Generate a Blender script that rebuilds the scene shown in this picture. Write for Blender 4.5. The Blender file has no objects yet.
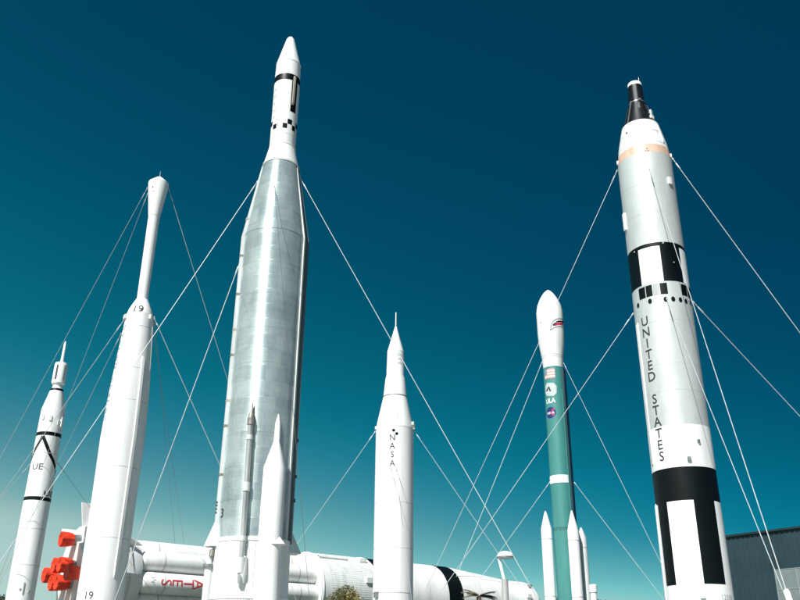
import bpy, bmesh, math, random
from mathutils import Vector, Matrix
random.seed(7)
S = bpy.context.scene
COL = S.collection
PI = math.pi

# ------------------------------------------------------------------ camera
F = 845.0; PITCH = math.radians(23.66); ROLL = math.radians(0.505)
CAM = Vector((0, 0, 1.7))
_f = Vector((0, math.cos(PITCH), math.sin(PITCH)))
_u = Vector((0, -math.sin(PITCH), math.cos(PITCH)))
_r = Vector((1, 0, 0))
RT = _r * math.cos(ROLL) + _u * math.sin(ROLL)
UP = _u * math.cos(ROLL) - _r * math.sin(ROLL)
cd = bpy.data.cameras.new('camera'); cam = bpy.data.objects.new('camera', cd); COL.objects.link(cam)
cd.sensor_width = 36; cd.lens = 36 * F / 800; cd.clip_end = 20000; cd.clip_start = .1
m = Matrix.Identity(4)
for i in range(3):
    m[i][0] = RT[i]; m[i][1] = UP[i]; m[i][2] = -_f[i]; m[i][3] = CAM[i]
cam.matrix_world = m
S.camera = cam

def proj(P):
    d = Vector(P) - CAM; w = d.dot(_f)
    return 400 + F * d.dot(RT) / w, 300 - F * d.dot(UP) / w
def ray(px, py):
    return _f * F + RT * (px - 400) + UP * (300 - py)
def at_y(px, py, Y):
    d = ray(px, py); return CAM + d * (Y / d.y)

# ------------------------------------------------------------------ materials
def mat(name, col, rough=.45, metal=0.0, dirt=.06, scale=1.2, stretch=(1, 1, .18), bump=.0, bscale=8, col2=None, spec=.5, rvar=.08):
    M = bpy.data.materials.new(name); M.use_nodes = True
    n = M.node_tree.nodes; l = M.node_tree.links
    b = n['Principled BSDF']
    b.inputs['Roughness'].default_value = rough; b.inputs['Metallic'].default_value = metal
    b.inputs['Specular IOR Level'].default_value = spec
    tc = n.new('ShaderNodeTexCoord'); mp = n.new('ShaderNodeMapping'); mp.inputs['Scale'].default_value = stretch
    l.new(tc.outputs['Object'], mp.inputs['Vector'])
    nz = n.new('ShaderNodeTexNoise'); nz.inputs['Scale'].default_value = scale; nz.inputs['Detail'].default_value = 8; nz.inputs['Roughness'].default_value = .62
    l.new(mp.outputs['Vector'], nz.inputs['Vector'])
    rp = n.new('ShaderNodeValToRGB')
    c2 = col2 or tuple(c * (1 - dirt * 3) for c in col)
    rp.color_ramp.elements[0].color = (*c2, 1); rp.color_ramp.elements[1].color = (*col, 1)
    rp.color_ramp.elements[0].position = .3; rp.color_ramp.elements[1].position = .58
    l.new(nz.outputs['Fac'], rp.inputs['Fac']); l.new(rp.outputs['Color'], b.inputs['Base Color'])
    mr = n.new('ShaderNodeMapRange'); mr.inputs['To Min'].default_value = max(.03, rough - rvar); mr.inputs['To Max'].default_value = min(1, rough + rvar)
    l.new(nz.outputs['Fac'], mr.inputs['Value']); l.new(mr.outputs['Result'], b.inputs['Roughness'])
    if bump:
        n2 = n.new('ShaderNodeTexNoise'); n2.inputs['Scale'].default_value = bscale; n2.inputs['Detail'].default_value = 5
        l.new(tc.outputs['Object'], n2.inputs['Vector'])
        bp = n.new('ShaderNodeBump'); bp.inputs['Strength'].default_value = bump; bp.inputs['Distance'].default_value = .03
        l.new(n2.outputs['Fac'], bp.inputs['Height']); l.new(bp.outputs['Normal'], b.inputs['Normal'])
    return M

WHITE = mat('white_paint', (.80, .80, .79), .42, 0, .055, 1.4, (1, 1, .12))
WHITE2 = mat('aged_white_paint', (.72, .74, .72), .5, 0, .07, 2.2)
OFFWHITE = mat('grey_white_paint', (.60, .62, .61), .5, 0, .06, 2.0)
BLACK = mat('black_paint', (.002, .0042, .0055), .42, 0, .1, 2, spec=.2)
BLACKM = mat('charcoal_shingle', (.005, .007, .009), .36, .0, .15, 3, bump=.08, bscale=20, spec=.35)
SILVER = mat('silver_paint', (.56, .59, .575), .42, .25, .05, 1.2, (1, 1, .3))
PEACH = mat('bare_ring', (.66, .45, .34), .5, 0, .08, 4)
PIPE = mat('pipe_silver', (.50, .515, .51), .36, .4, .14, 3)
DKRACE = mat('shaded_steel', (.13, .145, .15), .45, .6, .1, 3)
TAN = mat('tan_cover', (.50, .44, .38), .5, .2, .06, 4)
DGREY = mat('dark_metal', (.05, .055, .06), .6, .2, .1, 4)
GREYM = mat('grey_metal', (.32, .34, .34), .4, .7, .1, 4)
RUST = mat('rusty_metal', (.36, .33, .30), .55, .6, .2, 9)
TEAL = mat('teal_paint', (.052, .225, .212), .45, 0, .05, 1.0)
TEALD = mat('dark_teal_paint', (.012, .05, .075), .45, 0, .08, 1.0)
RED = mat('red_cover', (.85, .045, .008), .6, 0, .2, 2, (1, 1, 1), bump=.8, bscale=3.5)
REDT = mat('red_lettering', (.55, .02, .03), .5, 0, .04)
DARKT = mat('dark_lettering', (.03, .035, .04), .5, 0, .05)
GREYT = mat('faded_lettering', (.22, .24, .25), .5, 0, .05)
GREYT2 = mat('pale_lettering', (.36, .38, .38), .5, 0, .05)
SEAM = mat('panel_seam', (.45, .46, .45), .6, 0, .05)
PALEGREY = mat('pale_grey_decal', (.46, .52, .52), .5, 0, .03)
FADEB = mat('faded_blue_decal', (.22, .24, .33), .5, 0, .03)
BLUE = mat('blue_decal', (.012, .03, .16), .5, 0, .03)
PINK = mat('faded_red_decal', (.58, .30, .27), .5, 0, .03)
MOUTH = mat('crimson_decal', (.55, .03, .08), .5, 0, .03)
STEEL = mat('galvanised_cable', (.52, .56, .57), .5, .2, .08, 3)
CONC = mat('concrete', (.33, .335, .33), .85, 0, .12, 1.5, (1, 1, 1), bump=.2)
POLE = mat('lamp_pole_paint', (.42, .42, .40), .5, .2, .06, 3)
BARK = mat('bark', (.12, .09, .065), .9, 0, .2, 6, (1, 1, .3), bump=.5)
LEAFY = mat('olive_leaf', (.33, .30, .075), .6, 0, .25, .9, (1, 1, 1), col2=(.20, .19, .05))
LEAFB = mat('yellow_flower', (.70, .56, .17), .6, 0, .2, 2, (1, 1, 1))
LEAFD = mat('dark_leaf', (.03, .045, .028), .6, 0, .2, 1, (1, 1, 1))
LEAFT = mat('dry_frond', (.33, .29, .19), .7, 0, .2, 2, (1, 1, 1))
LEAFG = mat('far_leaf', (.055, .075, .04), .6, 0, .2, 1, (1, 1, 1))

ANIROT = 0.25
def leafy(M):
    n = M.node_tree.nodes; l = M.node_tree.links; b = n['Principled BSDF']; o = n['Material Output']
    tr = n.new('ShaderNodeBsdfTranslucent'); mx = n.new('ShaderNodeMixShader'); mx.inputs[0].default_value = .45
    l.new(b.inputs['Base Color'].links[0].from_socket, tr.inputs['Color'])
    l.new(b.outputs[0], mx.inputs[1]); l.new(tr.outputs[0], mx.inputs[2]); l.new(mx.outputs[0], o.inputs['Surface'])
for M_ in (LEAFY, LEAFB, LEAFT, LEAFG): leafy(M_)
def make_steel():
    """bare stainless steel: bands of sheet wrapped round the tank, brushed, lightly stained"""
    M = bpy.data.materials.new('bare_steel_skin'); M.use_nodes = True
    n = M.node_tree.nodes; l = M.node_tree.links; b = n['Principled BSDF']
    b.inputs['Metallic'].default_value = .58
    b.inputs['Anisotropic'].default_value = .88; b.inputs['Anisotropic Rotation'].default_value = ANIROT
    tg = n.new('ShaderNodeTangent'); tg.direction_type = 'RADIAL'; tg.axis = 'Z'; l.new(tg.outputs[0], b.inputs['Tangent'])
    tc = n.new('ShaderNodeTexCoord')
    sp = n.new('ShaderNodeSeparateXYZ'); l.new(tc.outputs['Object'], sp.inputs[0])
    def noise(scale, vec, detail=6):
        mp = n.new('ShaderNodeMapping'); mp.inputs['Scale'].default_value = vec; l.new(tc.outputs['Object'], mp.inputs['Vector'])
        z = n.new('ShaderNodeTexNoise'); z.inputs['Scale'].default_value = scale; z.inputs['Detail'].default_value = detail; z.inputs['Roughness'].default_value = .65
        l.new(mp.outputs['Vector'], z.inputs['Vector']); return z.outputs['Fac']
    def math_(op, a, bb):
        q = n.new('ShaderNodeMath'); q.operation = op
        for i, x in enumerate((a, bb)):
            if isinstance(x, (int, float)): q.inputs[i].default_value = x
            else: l.new(x, q.inputs[i])
        return q.outputs[0]
    # sheet bands 0.74 m tall, each its own tone
    fl = math_('FLOOR', math_('DIVIDE', sp.outputs['Z'], .74), 0)
    wn = n.new('ShaderNodeTexWhiteNoise'); wn.noise_dimensions = '1D'; l.new(fl, wn.inputs['W'])
    streak = noise(1.0, (.35, .35, 5.0)); patch = noise(1.1, (1.2, 1.2, .5)); fine = noise(9, (.6, .6, 3))
    ang = math_('ARCTAN2', sp.outputs['X'], sp.outputs['Y'])
    cell_ = math_('ADD', math_('MULTIPLY', math_('FLOOR', math_('MULTIPLY', math_('ADD', ang, math_('MULTIPLY', fl, 1.7)), 1.6), 0), 7.13), math_('MULTIPLY', fl, 3.7))
    w2 = n.new('ShaderNodeTexWhiteNoise'); w2.noise_dimensions = '1D'; l.new(cell_, w2.inputs['W'])
    t = math_('ADD', math_('ADD', math_('MULTIPLY', wn.outputs['Value'], .05), math_('MULTIPLY', w2.outputs['Value'], .13)), math_('ADD', math_('MULTIPLY', streak, .22), math_('ADD', math_('MULTIPLY', patch, .52), math_('MULTIPLY', fine, .20))))
    rp = n.new('ShaderNodeValToRGB'); e = rp.color_ramp.elements
    e[0].position = .38; e[0].color = (.27, .345, .36, 1); e[1].position = .68; e[1].color = (.60, .68, .675, 1)
    l.new(t, rp.inputs['Fac']); l.new(rp.outputs['Color'], b.inputs['Base Color'])
    mr = n.new('ShaderNodeMapRange'); mr.inputs['From Min'].default_value = .3; mr.inputs['From Max'].default_value = .75
    mr.inputs['To Min'].default_value = .52; mr.inputs['To Max'].default_value = .40
    l.new(t, mr.inputs['Value']); l.new(mr.outputs['Result'], b.inputs['Roughness'])
    fr = math_('FRACT', math_('DIVIDE', sp.outputs['Z'], .74), 0)
    gr = math_('LESS_THAN', fr, .035)
    h = math_('ADD', math_('MULTIPLY', gr, .5), math_('MULTIPLY', patch, .6))
    bp = n.new('ShaderNodeBump'); bp.inputs['Strength'].default_value = .22; bp.inputs['Distance'].default_value = .02
    l.new(h, bp.inputs['Height']); l.new(bp.outputs['Normal'], b.inputs['Normal'])
    return M
STEELSKIN = make_steel()

# ------------------------------------------------------------------ mesh builder
class MB:
    def __init__(s): s.v = []; s.f = []; s.m = []; s.mats = []
    def mi(s, M):
        if M not in s.mats: s.mats.append(M)
        return s.mats.index(M)
    def grid(s, rows, M, closed=False, flip=False):
        k = s.mi(M); b = len(s.v); nu = len(rows[0])
        for r in rows: s.v += [tuple(p) for p in r]
        for i in range(len(rows) - 1):
            for j in range(nu if closed else nu - 1):
                a, c = b + i * nu + j, b + i * nu + (j + 1) % nu
                d, e = c + nu, a + nu
                s.f.append((a, c, d, e) if not flip else (a, e, d, c)); s.m.append(k)
    def poly(s, pts, M):
        b = len(s.v); s.v += [tuple(p) for p in pts]; s.f.append(tuple(range(b, b + len(pts)))); s.m.append(s.mi(M))
    def lathe(s, prof, M, n=72, ox=0, oy=0, cap_top=True, cap_bot=False):
        rows = [[(ox + r * math.sin(2 * PI * j / n), oy - r * math.cos(2 * PI * j / n), z) for j in range(n)] for z, r in prof]
        up = prof[-1][0] > prof[0][0]
        s.grid(rows, M, True, not up)
        if cap_top and prof[-1][1] > .004: s.poly(rows[-1] if up else rows[-1][::-1], M)
        if cap_bot and prof[0][1] > .004: s.poly(rows[0][::-1] if up else rows[0], M)
    def tube(s, pts, rad, M, n=10, caps=True):
        rows = []; N = len(pts); pts = [Vector(p) for p in pts]
        rads = rad if isinstance(rad, (list, tuple)) else [rad] * N
        ref = None
        for i, p in enumerate(pts):
            t = (pts[min(i + 1, N - 1)] - pts[max(i - 1, 0)]).normalized()
            if ref is None: ref = Vector((0, 0, 1)) if abs(t.z) < .9 else Vector((1, 0, 0))
            a = (ref - t * ref.dot(t)).normalized(); ref = a
            b = t.cross(a)
            rows.append([p + (a * math.cos(2 * PI * j / n) + b * math.sin(2 * PI * j / n)) * rads[i] for j in range(n)])
        s.grid(rows, M, True)
        if caps: s.poly(rows[0][::-1], M); s.poly(rows[-1], M)
    def box(s, c, sz, M, R=None):
        R = R or Matrix.Identity(3); c = Vector(c); b = len(s.v); k = s.mi(M)
        for x in (-.5, .5):
            for y in (-.5, .5):
                for z in (-.5, .5): s.v.append(tuple(c + R @ Vector((x * sz[0], y * sz[1], z * sz[2]))))
        for q in ((0, 1, 3, 2), (4, 6, 7, 5), (0, 4, 5, 1), (2, 3, 7, 6), (0, 2, 6, 4), (1, 5, 7, 3)):
            s.f.append(tuple(b + i for i in q)); s.m.append(k)
    def build(s, name, parent=None, smooth=True, loc=None, fixn=False):
        me = bpy.data.meshes.new(name); me.from_pydata(s.v, [], s.f)
        for M in s.mats: me.materials.append(M)
        me.polygons.foreach_set('material_index', s.m)
        bm = bmesh.new(); bm.from_mesh(me)
        if fixn: bmesh.ops.recalc_face_normals(bm, faces=bm.faces)
        if smooth:
            for fc in bm.faces: fc.smooth = True
            for e in bm.edges:
                if len(e.link_faces) == 2 and e.calc_face_angle(0) > .5: e.smooth = False
        bm.to_mesh(me); bm.free()
        o = bpy.data.objects.new(name, me); COL.objects.link(o)
        if parent: o.parent = parent
        if loc is not None: o.location = loc
        return o

def tag(o, label=None, cat=None, group=None, kind=None):
    if label: o['label'] = label
    if cat: o['category'] = cat
    if group: o['group'] = group
    if kind: o['kind'] = kind
    return o
def empty(name, loc, rz=0):
    o = bpy.data.objects.new(name, None); COL.objects.link(o)
    o.location = loc; o.rotation_euler = (0, 0, rz); o.empty_display_size = .5
    return o

_gc = {}
def glyph(txt, bold=0.0):
    key = (txt, bold)
    if key in _gc: return _gc[key]
    cu = bpy.data.curves.new('lettering', 'FONT'); cu.body = txt; cu.resolution_u = 3; cu.offset = bold
    o = bpy.data.objects.new('lettering', cu); COL.objects.link(o)
    dg = bpy.context.evaluated_depsgraph_get(); dg.update()
    me = o.evaluated_get(dg).to_mesh()
    bm = bmesh.new(); bm.from_mesh(me)
    bpy.data.objects.remove(o); bpy.data.curves.remove(cu)
    bmesh.ops.triangulate(bm, faces=bm.faces)
    bmesh.ops.remove_doubles(bm, verts=bm.verts, dist=1e-5)
    for _ in range(6):
        lg = [e for e in bm.edges if e.calc_length() > .10]
        if not lg: break
        bmesh.ops.subdivide_edges(bm, edges=lg, cuts=1); bmesh.ops.triangulate(bm, faces=bm.faces)
    bm.normal_update()
    xs = [v.co.x for v in bm.verts]; ys = [v.co.y for v in bm.verts]
    H = max(ys) - min(ys); cx = (max(xs) + min(xs)) / 2; cy = (max(ys) + min(ys)) / 2
    bm.verts.index_update()
    V = [((v.co.x - cx) / H, (v.co.y - cy) / H) for v in bm.verts]
    T = [tuple(v.index for v in f.verts) if f.normal.z > 0 else tuple(v.index for v in f.verts)[::-1] for f in bm.faces]
    bm.free(); _gc[key] = (V, T)
    return _gc[key]

# ------------------------------------------------------------------ a rocket = a body of revolution standing at (X, Y)
class Rocket:
    """local frame: -Y looks at the camera; angle a is measured from there towards the viewer's right"""
    def __init__(s, name, px, py, Y, label, group='rockets standing upright in the garden'):
        P = at_y(px, py, Y); s.X, s.Y = P.x, P.y
        n = math.hypot(s.X, s.Y); s.rz = math.atan2(-s.X, s.Y)
        s.root = empty(name, (s.X, s.Y, 0), s.rz); tag(s.root, label, 'rocket', group)
        s.ca, s.sa = math.cos(s.rz), math.sin(s.rz)
        s.prof = []
    def world(s, p):
        x, y, z = p; return Vector((s.X + x * s.ca - y * s.sa, s.Y + x * s.sa + y * s.ca, z))
    def pt(s, a, z, off=0.0, r=None):
        r = (s.R(z) if r is None else r) + off
        return Vector((r * math.sin(a), -r * math.cos(a), z))
    def z(s, py):
        lo, hi = -30., 90.
        for _ in range(50):
            md = (lo + hi) / 2
            if proj((s.X, s.Y, md))[1] > py: lo = md
            else: hi = md
        return (lo + hi) / 2
    def rad(s, py, hw):
        z = s.z(py)
        a = proj(s.world((1, 0, z))); b = proj(s.world((-1, 0, z)))
        t0 = proj((s.X, s.Y, z)); t1 = proj((s.X, s.Y, z + 1)); dx, dy = t1[0] - t0[0], t1[1] - t0[1]
        vx, vy = a[0] - b[0], a[1] - b[1]
        w = abs(vx - vy * dx / dy)
        return 2 * hw / w
    def P(s, pairs):
        return [(s.z(py), s.rad(py, hw)) for py, hw in pairs]
    def setprof(s, prof): s.prof = sorted(prof)
    def R(s, z):
        p = s.prof
        if z <= p[0][0]: return p[0][1]
        for (z0, r0), (z1, r1) in zip(p, p[1:]):
            if z <= z1: return r0 + (r1 - r0) * (z - z0) / max(1e-6, z1 - z0)
        return p[-1][1]
    def at(s, px, py):
        z = s.z(py); c = proj((s.X, s.Y, z))[0]; e = abs(proj(s.world((s.R(z), 0, z)))[0] - c)
        a = math.asin(max(-.96, min(.96, (px - c) / e)))
        for _ in range(8):
            q = proj(s.world(s.pt(a, z))); qa = proj(s.world(s.pt(a + .01, z))); qz = proj(s.world(s.pt(a, z + .05)))
            A = (qa[0] - q[0]) / .01; B = (qz[0] - q[0]) / .05; C_ = (qa[1] - q[1]) / .01; D = (qz[1] - q[1]) / .05
            det = A * D - B * C_
            if abs(det) < 1e-6: break
            ex, ey = px - q[0], py - q[1]
            da = (D * ex - B * ey) / det; dz = (A * ey - C_ * ex) / det
            a += max(-.2, min(.2, da)); z += max(-2, min(2, dz)); a = max(-1.5, min(1.5, a))
        return a, z
    def band(s, mb, z0, z1, M, off=.004, a0=None, a1=None, n=72, edges=False):
        """a painted band (or patch from angle a0 to a1) lying just over the skin"""
        zs = [z0] + [z for z, r in s.prof if z0 < z < z1] + [z1]
        if a0 is None: rows = [[s.pt(2 * PI * j / n, z, off) for j in range(n)] for z in zs]; s_c = True
        else:
            k = max(2, int(abs(a1 - a0) / .06)); rows = [[s.pt(a0 + (a1 - a0) * j / k, z, off) for j in range(k + 1)] for z in zs]; s_c = False
        if edges: rows = [[s.pt(2 * PI * j / n, z0, -.01) for j in range(n)]] + rows + [[s.pt(2 * PI * j / n, z1, -.01) for j in range(n)]]
        mb.grid(rows, M, s_c)
    def hoop(s, mb, py, h, M, off=.02):
        z = s.z(py); s.band(mb, z - h / 2, z + h / 2, M, off, edges=True)
    def strip(s, mb, a, z0, z1, w, d, M, taper=True, tip=1):
        """a raceway: box section running up the skin"""
        zs = [z0] + [z for z, r in s.prof if z0 < z < z1] + [z1]
        rows = []
        for i, z in enumerate(zs):
            r = s.R(z); h = w / 2 / r
            dd = d * (tip if i == len(zs) - 1 else 1)
            rows.append([s.pt(a - h, z, -.02), s.pt(a - h * .85, z, dd), s.pt(a + h * .85, z, dd), s.pt(a + h, z, -.02)])
        if taper:
            e = min(.5, d * 2)
            r0 = [s.pt(a - w / 2 / s.R(z0), z0 - e, -.02), s.pt(a - w / 3 / s.R(z0), z0 - e, .0), s.pt(a + w / 3 / s.R(z0), z0 - e, .0), s.pt(a + w / 2 / s.R(z0), z0 - e, -.02)]
            r1 = [s.pt(a - w / 2 / s.R(z1), z1 + e, -.02), s.pt(a - w / 3 / s.R(z1), z1 + e, .0), s.pt(a + w / 3 / s.R(z1), z1 + e, .0), s.pt(a + w / 2 / s.R(z1), z1 + e, -.02)]
            rows = [r0] + rows + [r1]
        mb.grid(rows, M)
        if not taper: mb.poly(rows[0][::-1], M); mb.poly(rows[-1], M)
    def ribbon(s, mb, path, w, M, off=.005, k=24):
        pts = []
        for (a0, z0), (a1, z1) in zip(path, path[1:]):
            for i in range(k): t = i / k; pts.append((a0 + (a1 - a0) * t, z0 + (z1 - z0) * t))
        pts.append(path[-1])
        rows = []
        for i, (a, z) in enumerate(pts):
            (aa, za), (ab, zb) = pts[max(0, i - 1)], pts[min(len(pts) - 1, i + 1)]
            r = s.R(z); dx, dz = (ab - aa) * r, zb - za; L = math.hypot(dx, dz) or 1
            nx, nz = -dz / L * w / 2, dx / L * w / 2
            rows.append([s.pt(a + nx / r, z + nz, off), s.pt(a - nx / r, z - nz, off)])
        mb.grid(rows, M)
    def area(s, mb, pts, M, off=.005):
        """flat marking: polygon of (angle, z), fan-filled with fine triangles over the skin"""
        bm = bmesh.new(); r0 = s.R(sum(p[1] for p in pts) / len(pts))
        vs = [bm.verts.new((a * r0, z, 0)) for a, z in pts]; bm.faces.new(vs)
        bmesh.ops.triangulate(bm, faces=bm.faces)
        for _ in range(6):
            lg = [e for e in bm.edges if e.calc_length() > .14]
            if lg: bmesh.ops.subdivide_edges(bm, edges=lg, cuts=1); bmesh.ops.triangulate(bm, faces=bm.faces)
        b = len(mb.v); bm.verts.index_update(); k = mb.mi(M)
        mb.v += [tuple(s.pt(v.co.x / r0, v.co.y, off)) for v in bm.verts]
        for f in bm.faces:
            q = [b + v.index for v in f.verts]
            mb.f.append(tuple(q if f.normal.z > 0 else q[::-1])); mb.m.append(k)
        bm.free()
    def disc(s, mb, px, py, rp, M, off=.006, k=14, asp=1.0):
        a, z = s.at(px, py); r = s.R(z); sc = abs(s.z(py - rp) - s.z(py + rp)) / 2
        s.area(mb, [(a + sc * asp * math.cos(2 * PI * i / k) / r, z + sc * math.sin(2 * PI * i / k)) for i in range(k)], M, off)
    def text(s, mb, txt, px, py, hpx, M, wscale=1.0, bold=0.0, off=.008):
        a, z = s.at(px, py); H = abs(s.at(px, py - hpx / 2)[1] - s.at(px, py + hpx / 2)[1]); r = s.R(z)
        V, T = glyph(txt, bold); b = len(mb.v); k = mb.mi(M)
        mb.v += [tuple(s.pt(a + u * H * wscale / r, z + v * H, off)) for u, v in V]
        for t in T: mb.f.append(tuple(b + i for i in t)); mb.m.append(k)
    def bump(s, mb, a, z, w, h, d, M):
        """a small blister / box standing on the skin"""
        r = s.R(z); R3 = Matrix.Rotation(a, 3, 'Z')
        mb.box(s.pt(a, z, d / 2 - .02), (w, d + .04, h), M, R3)
    def pedestal(s, r, h=.5):
        b = MB(); b.lathe([(0, r * 1.25), (h, r * 1.25), (h + .02, r * 1.2)], CONC, 48, cap_top=True); b.build('pedestal', s.root)

def body(rk, name, prof, M, extra=None, n=72):
    mb = MB(); mb.lathe(prof, M, n)
    if extra: extra(mb)
    return mb.build(name, rk.root)

# ================================================================== 1. slim white rocket with spin tub (far left)
J = Rocket('rocket', 37.2, 501, 57.0, 'slim white rocket at far left with black rings, UE letters and a needle tip')
pj = J.P([(600, 15.0), (501, 13.2), (436, 12.6), (411, 12.2), (390, 6.6)])
r0 = (pj[0][1] + pj[1][1]) / 2
pj = [(.4, r0), (pj[1][0], r0), (pj[2][0], pj[2][1]), (pj[3][0], pj[3][1]), (pj[4][0], pj[4][1])]
J.setprof(pj)
def ex(mb):
    for py in (455, 530, 566): J.hoop(mb, py, .035, SEAM, .004)
    J.band(mb, J.z(437.8), J.z(434.2), BLACK, .006); J.band(mb, J.z(502), J.z(498.4), BLACK, .006)
    J.band(mb, J.z(391.8), J.z(389.6), BLACK, .006)
    ap = J.at(43.0, 435.8)
    e1 = J.at(50.3, 455); e2 = J.at(55.4, 476)
    J.ribbon(mb, [ap, e1, e2, (e2[0] + .12, J.z(498))], .22, BLACK, .006)
    e3 = J.at(37, 446); J.ribbon(mb, [ap, e3, (e3[0] - .9, J.z(470)), (e3[0] - 1.15, J.z(498))], .20, BLACK, .006)
    for py, a in ((420, -.75), (421, -.1), (424, .62), (420, 1.0)): J.bump(mb, a, J.z(py), .16, .35, .06, OFFWHITE)
    J.bump(mb, .92, J.z(424), .22, .5, .12, WHITE)
    J.bump(mb, .12, J.z(589), .06, .7, .05, GREYT2); J.bump(mb, .55, J.z(592), .14, .14, .08, GREYT2); J.bump(mb, -.1, J.z(590), .1, .1, .05, GREYT2)
body(J, 'booster', pj, WHITE, ex)
mb = MB(); p = J.P([(390, 6.0), (387, 5.0), (384.5, 5.2)]); mb.lathe(p, WHITE, 40); mb.build('adapter', J.root)
mb = MB(); p = J.P([(385, 6.2), (383.8, 7.0), (365, 6.8), (363.6, 6.3)]); J.setprof(p); mb.lathe(p, WHITE, 48, cap_bot=True)
for a in (-.55, .62, 1.9, -1.9):
    J.band(mb, J.z(381), J.z(366.5), DARKT if a == -.55 else SEAM, .006, a - .16, a + .16)
mb.build('spin_tub', J.root)
mb = MB(); p = J.P([(364, 1.9), (357, 1.6), (344, 1.3), (342.2, .7), (341, .1)]); mb.lathe(p, WHITE, 20); mb.build('needle', J.root)
J.setprof(pj)
mb = MB(); J.text(mb, 'UE', 37.4, 466.3, 6.0, DARKT, 1.1, .0, .014); mb.build('lettering', J.root)
mb = MB(); J.text(mb, 'UE', 49.3, 494.0, 6.0, DARKT, 1.5, .01, .014); mb.build('lettering', J.root)
J.pedestal(r0)

# ================================================================== 2. white rocket "19" with a long neck
T = Rocket('rocket', 113.7, 500, 46.0, 'tall white rocket numbered 19 with a thin neck and bulbous tip')
pt_ = T.P([(600, 22.6), (500, 22.8), (440, 22.2), (400, 20.4), (360, 17.4), (316, 13.8)])
r0 = (pt_[0][1] + pt_[1][1]) / 2
pT = [(.4, r0), (pt_[1][0], r0)] + pt_[2:]
T.setprof(pT)
def ex(mb):
    for py in (330, 372, 404, 470, 540): T.hoop(mb, py, .03, SEAM, .003)
    T.bump(mb, .9, T.z(319), .3, .25, .12, WHITE2); T.bump(mb, -1.3, T.z(320), .3, .25, .12, WHITE2)
body(T, 'booster', pT, WHITE, ex)
mb = MB(); p = T.P([(316, 13.4), (311, 12.0), (304, 8.4), (300, 6.2)]); mb.lathe(p, WHITE, 64); mb.build('adapter', T.root); pa = p
mb = MB(); p = T.P([(300.5, 5.6), (217, 5.8), (216, 6.0)]); mb.lathe(p, WHITE, 48)
mb.build('upper_stage', T.root)
mb = MB(); p = T.P([(217, 6.0), (207, 7.4), (185.5, 10.6), (183.5, 10.4), (178, 3.0), (176.6, .4)]); mb.lathe(p, WHITE, 48); T.setprof(p)
T.disc(mb, 152.8, 187, .7, DARKT); T.disc(mb, 153.5, 191, .5, DARKT); mb.build('nose_fairing', T.root)
mb = MB(); z0 = T.z(178); mb.lathe([(z0, .014), (z0 + .5, .007)], GREYM, 8); mb.build('antenna', T.root)
T.setprof(pT)
mb = MB(); a0, z0 = T.at(142.2, 359); a1, z1 = T.at(113, 574)
T.strip(mb, a0 + .04, z1, z0, .16, .10, WHITE2); mb.build('raceway', T.root)
mb = MB(); T.strip(mb, 1.25, T.z(640), T.z(322), .2, .06, WHITE2); mb.build('raceway', T.root)
mb = MB(); T.setprof(pT + pa[1:]); T.text(mb, '19', 138.8, 308.3, 6.4, DARKT, 1.05, .004, .014); mb.build('lettering', T.root)
mb = MB(); T.setprof(pT); T.text(mb, '19', 89.2, 595.3, 8.0, DARKT, 1.0, .004); mb.build('lettering', T.root)
y = 331.0
for w in ('UNITED', 'STATES'):
    for ch in w:
        mb = MB(); z = T.z(y); V, Tt = glyph(ch); b = len(mb.v); k = mb.mi(GREYT); H = .29; a = -1.22; r = T.R(z)
        mb.v += [tuple(T.pt(a + u * H * 1.3 / r, z + v * H, .012)) for u, v in V]
        for t in Tt: mb.f.append(tuple(b + i for i in t)); mb.m.append(k)
        y += 7.6
        mb.build('letter', T.root)
    y += 7
T.pedestal(r0)

# ================================================================== 3. bare steel rocket with white upper stage (tallest)
A = Rocket('rocket', 263.6, 396, 37.0, 'tallest rocket with bare steel body and white upper stage with black checks')
pa = A.P([(542, 38.6), (396, 34.4), (242, 30.0), (169, 18.3)])
rA = (pa[0][1] + pa[1][1] + pa[2][1]) / 3
zk, zt, zs = pa[2][0], pa[3][0], pa[0][0]
pA = [(.4, rA), (zs, rA), (zk, rA), (zt, pa[3][1])]
A.setprof(pA)
zq = [zs + (zk - zs) * i / 16 for i in range(17)]
def ex(mb):
    A.hoop(mb, 241, .16, STEELSKIN, .015)
    for py in (172, 205, 274, 305, 338, 372, 405, 440, 470, 505): A.hoop(mb, py, .03, STEELSKIN, .006)
body(A, 'steel_tank', [(z, rA) for z in zq] + [(zt, pa[3][1])], STEELSKIN, ex, 96)
# white skirt with stringers
mb = MB(); mb.lathe([(.4, rA + .10), (zs - .02, rA + .05), (zs + .03, rA + .05), (zs + .03, rA - .02)], WHITE, 96, cap_top=False)
sk = [(.4, rA + .10), (zs, rA + .05)]; A.setprof(sk)
A.hoop(mb, 543.5, .14, WHITE, .03)
for i in range(90):
    a = 2 * PI * i / 90
    if -.05 < ((a + PI) % (2 * PI)) - PI < .05: continue
    A.strip(mb, a, .5, zs - .25, .035, .022, WHITE, False)
A.hoop(mb, 600, .1, WHITE, .04)
mb.build('skirt', A.root); A.setprof(pA)
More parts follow.
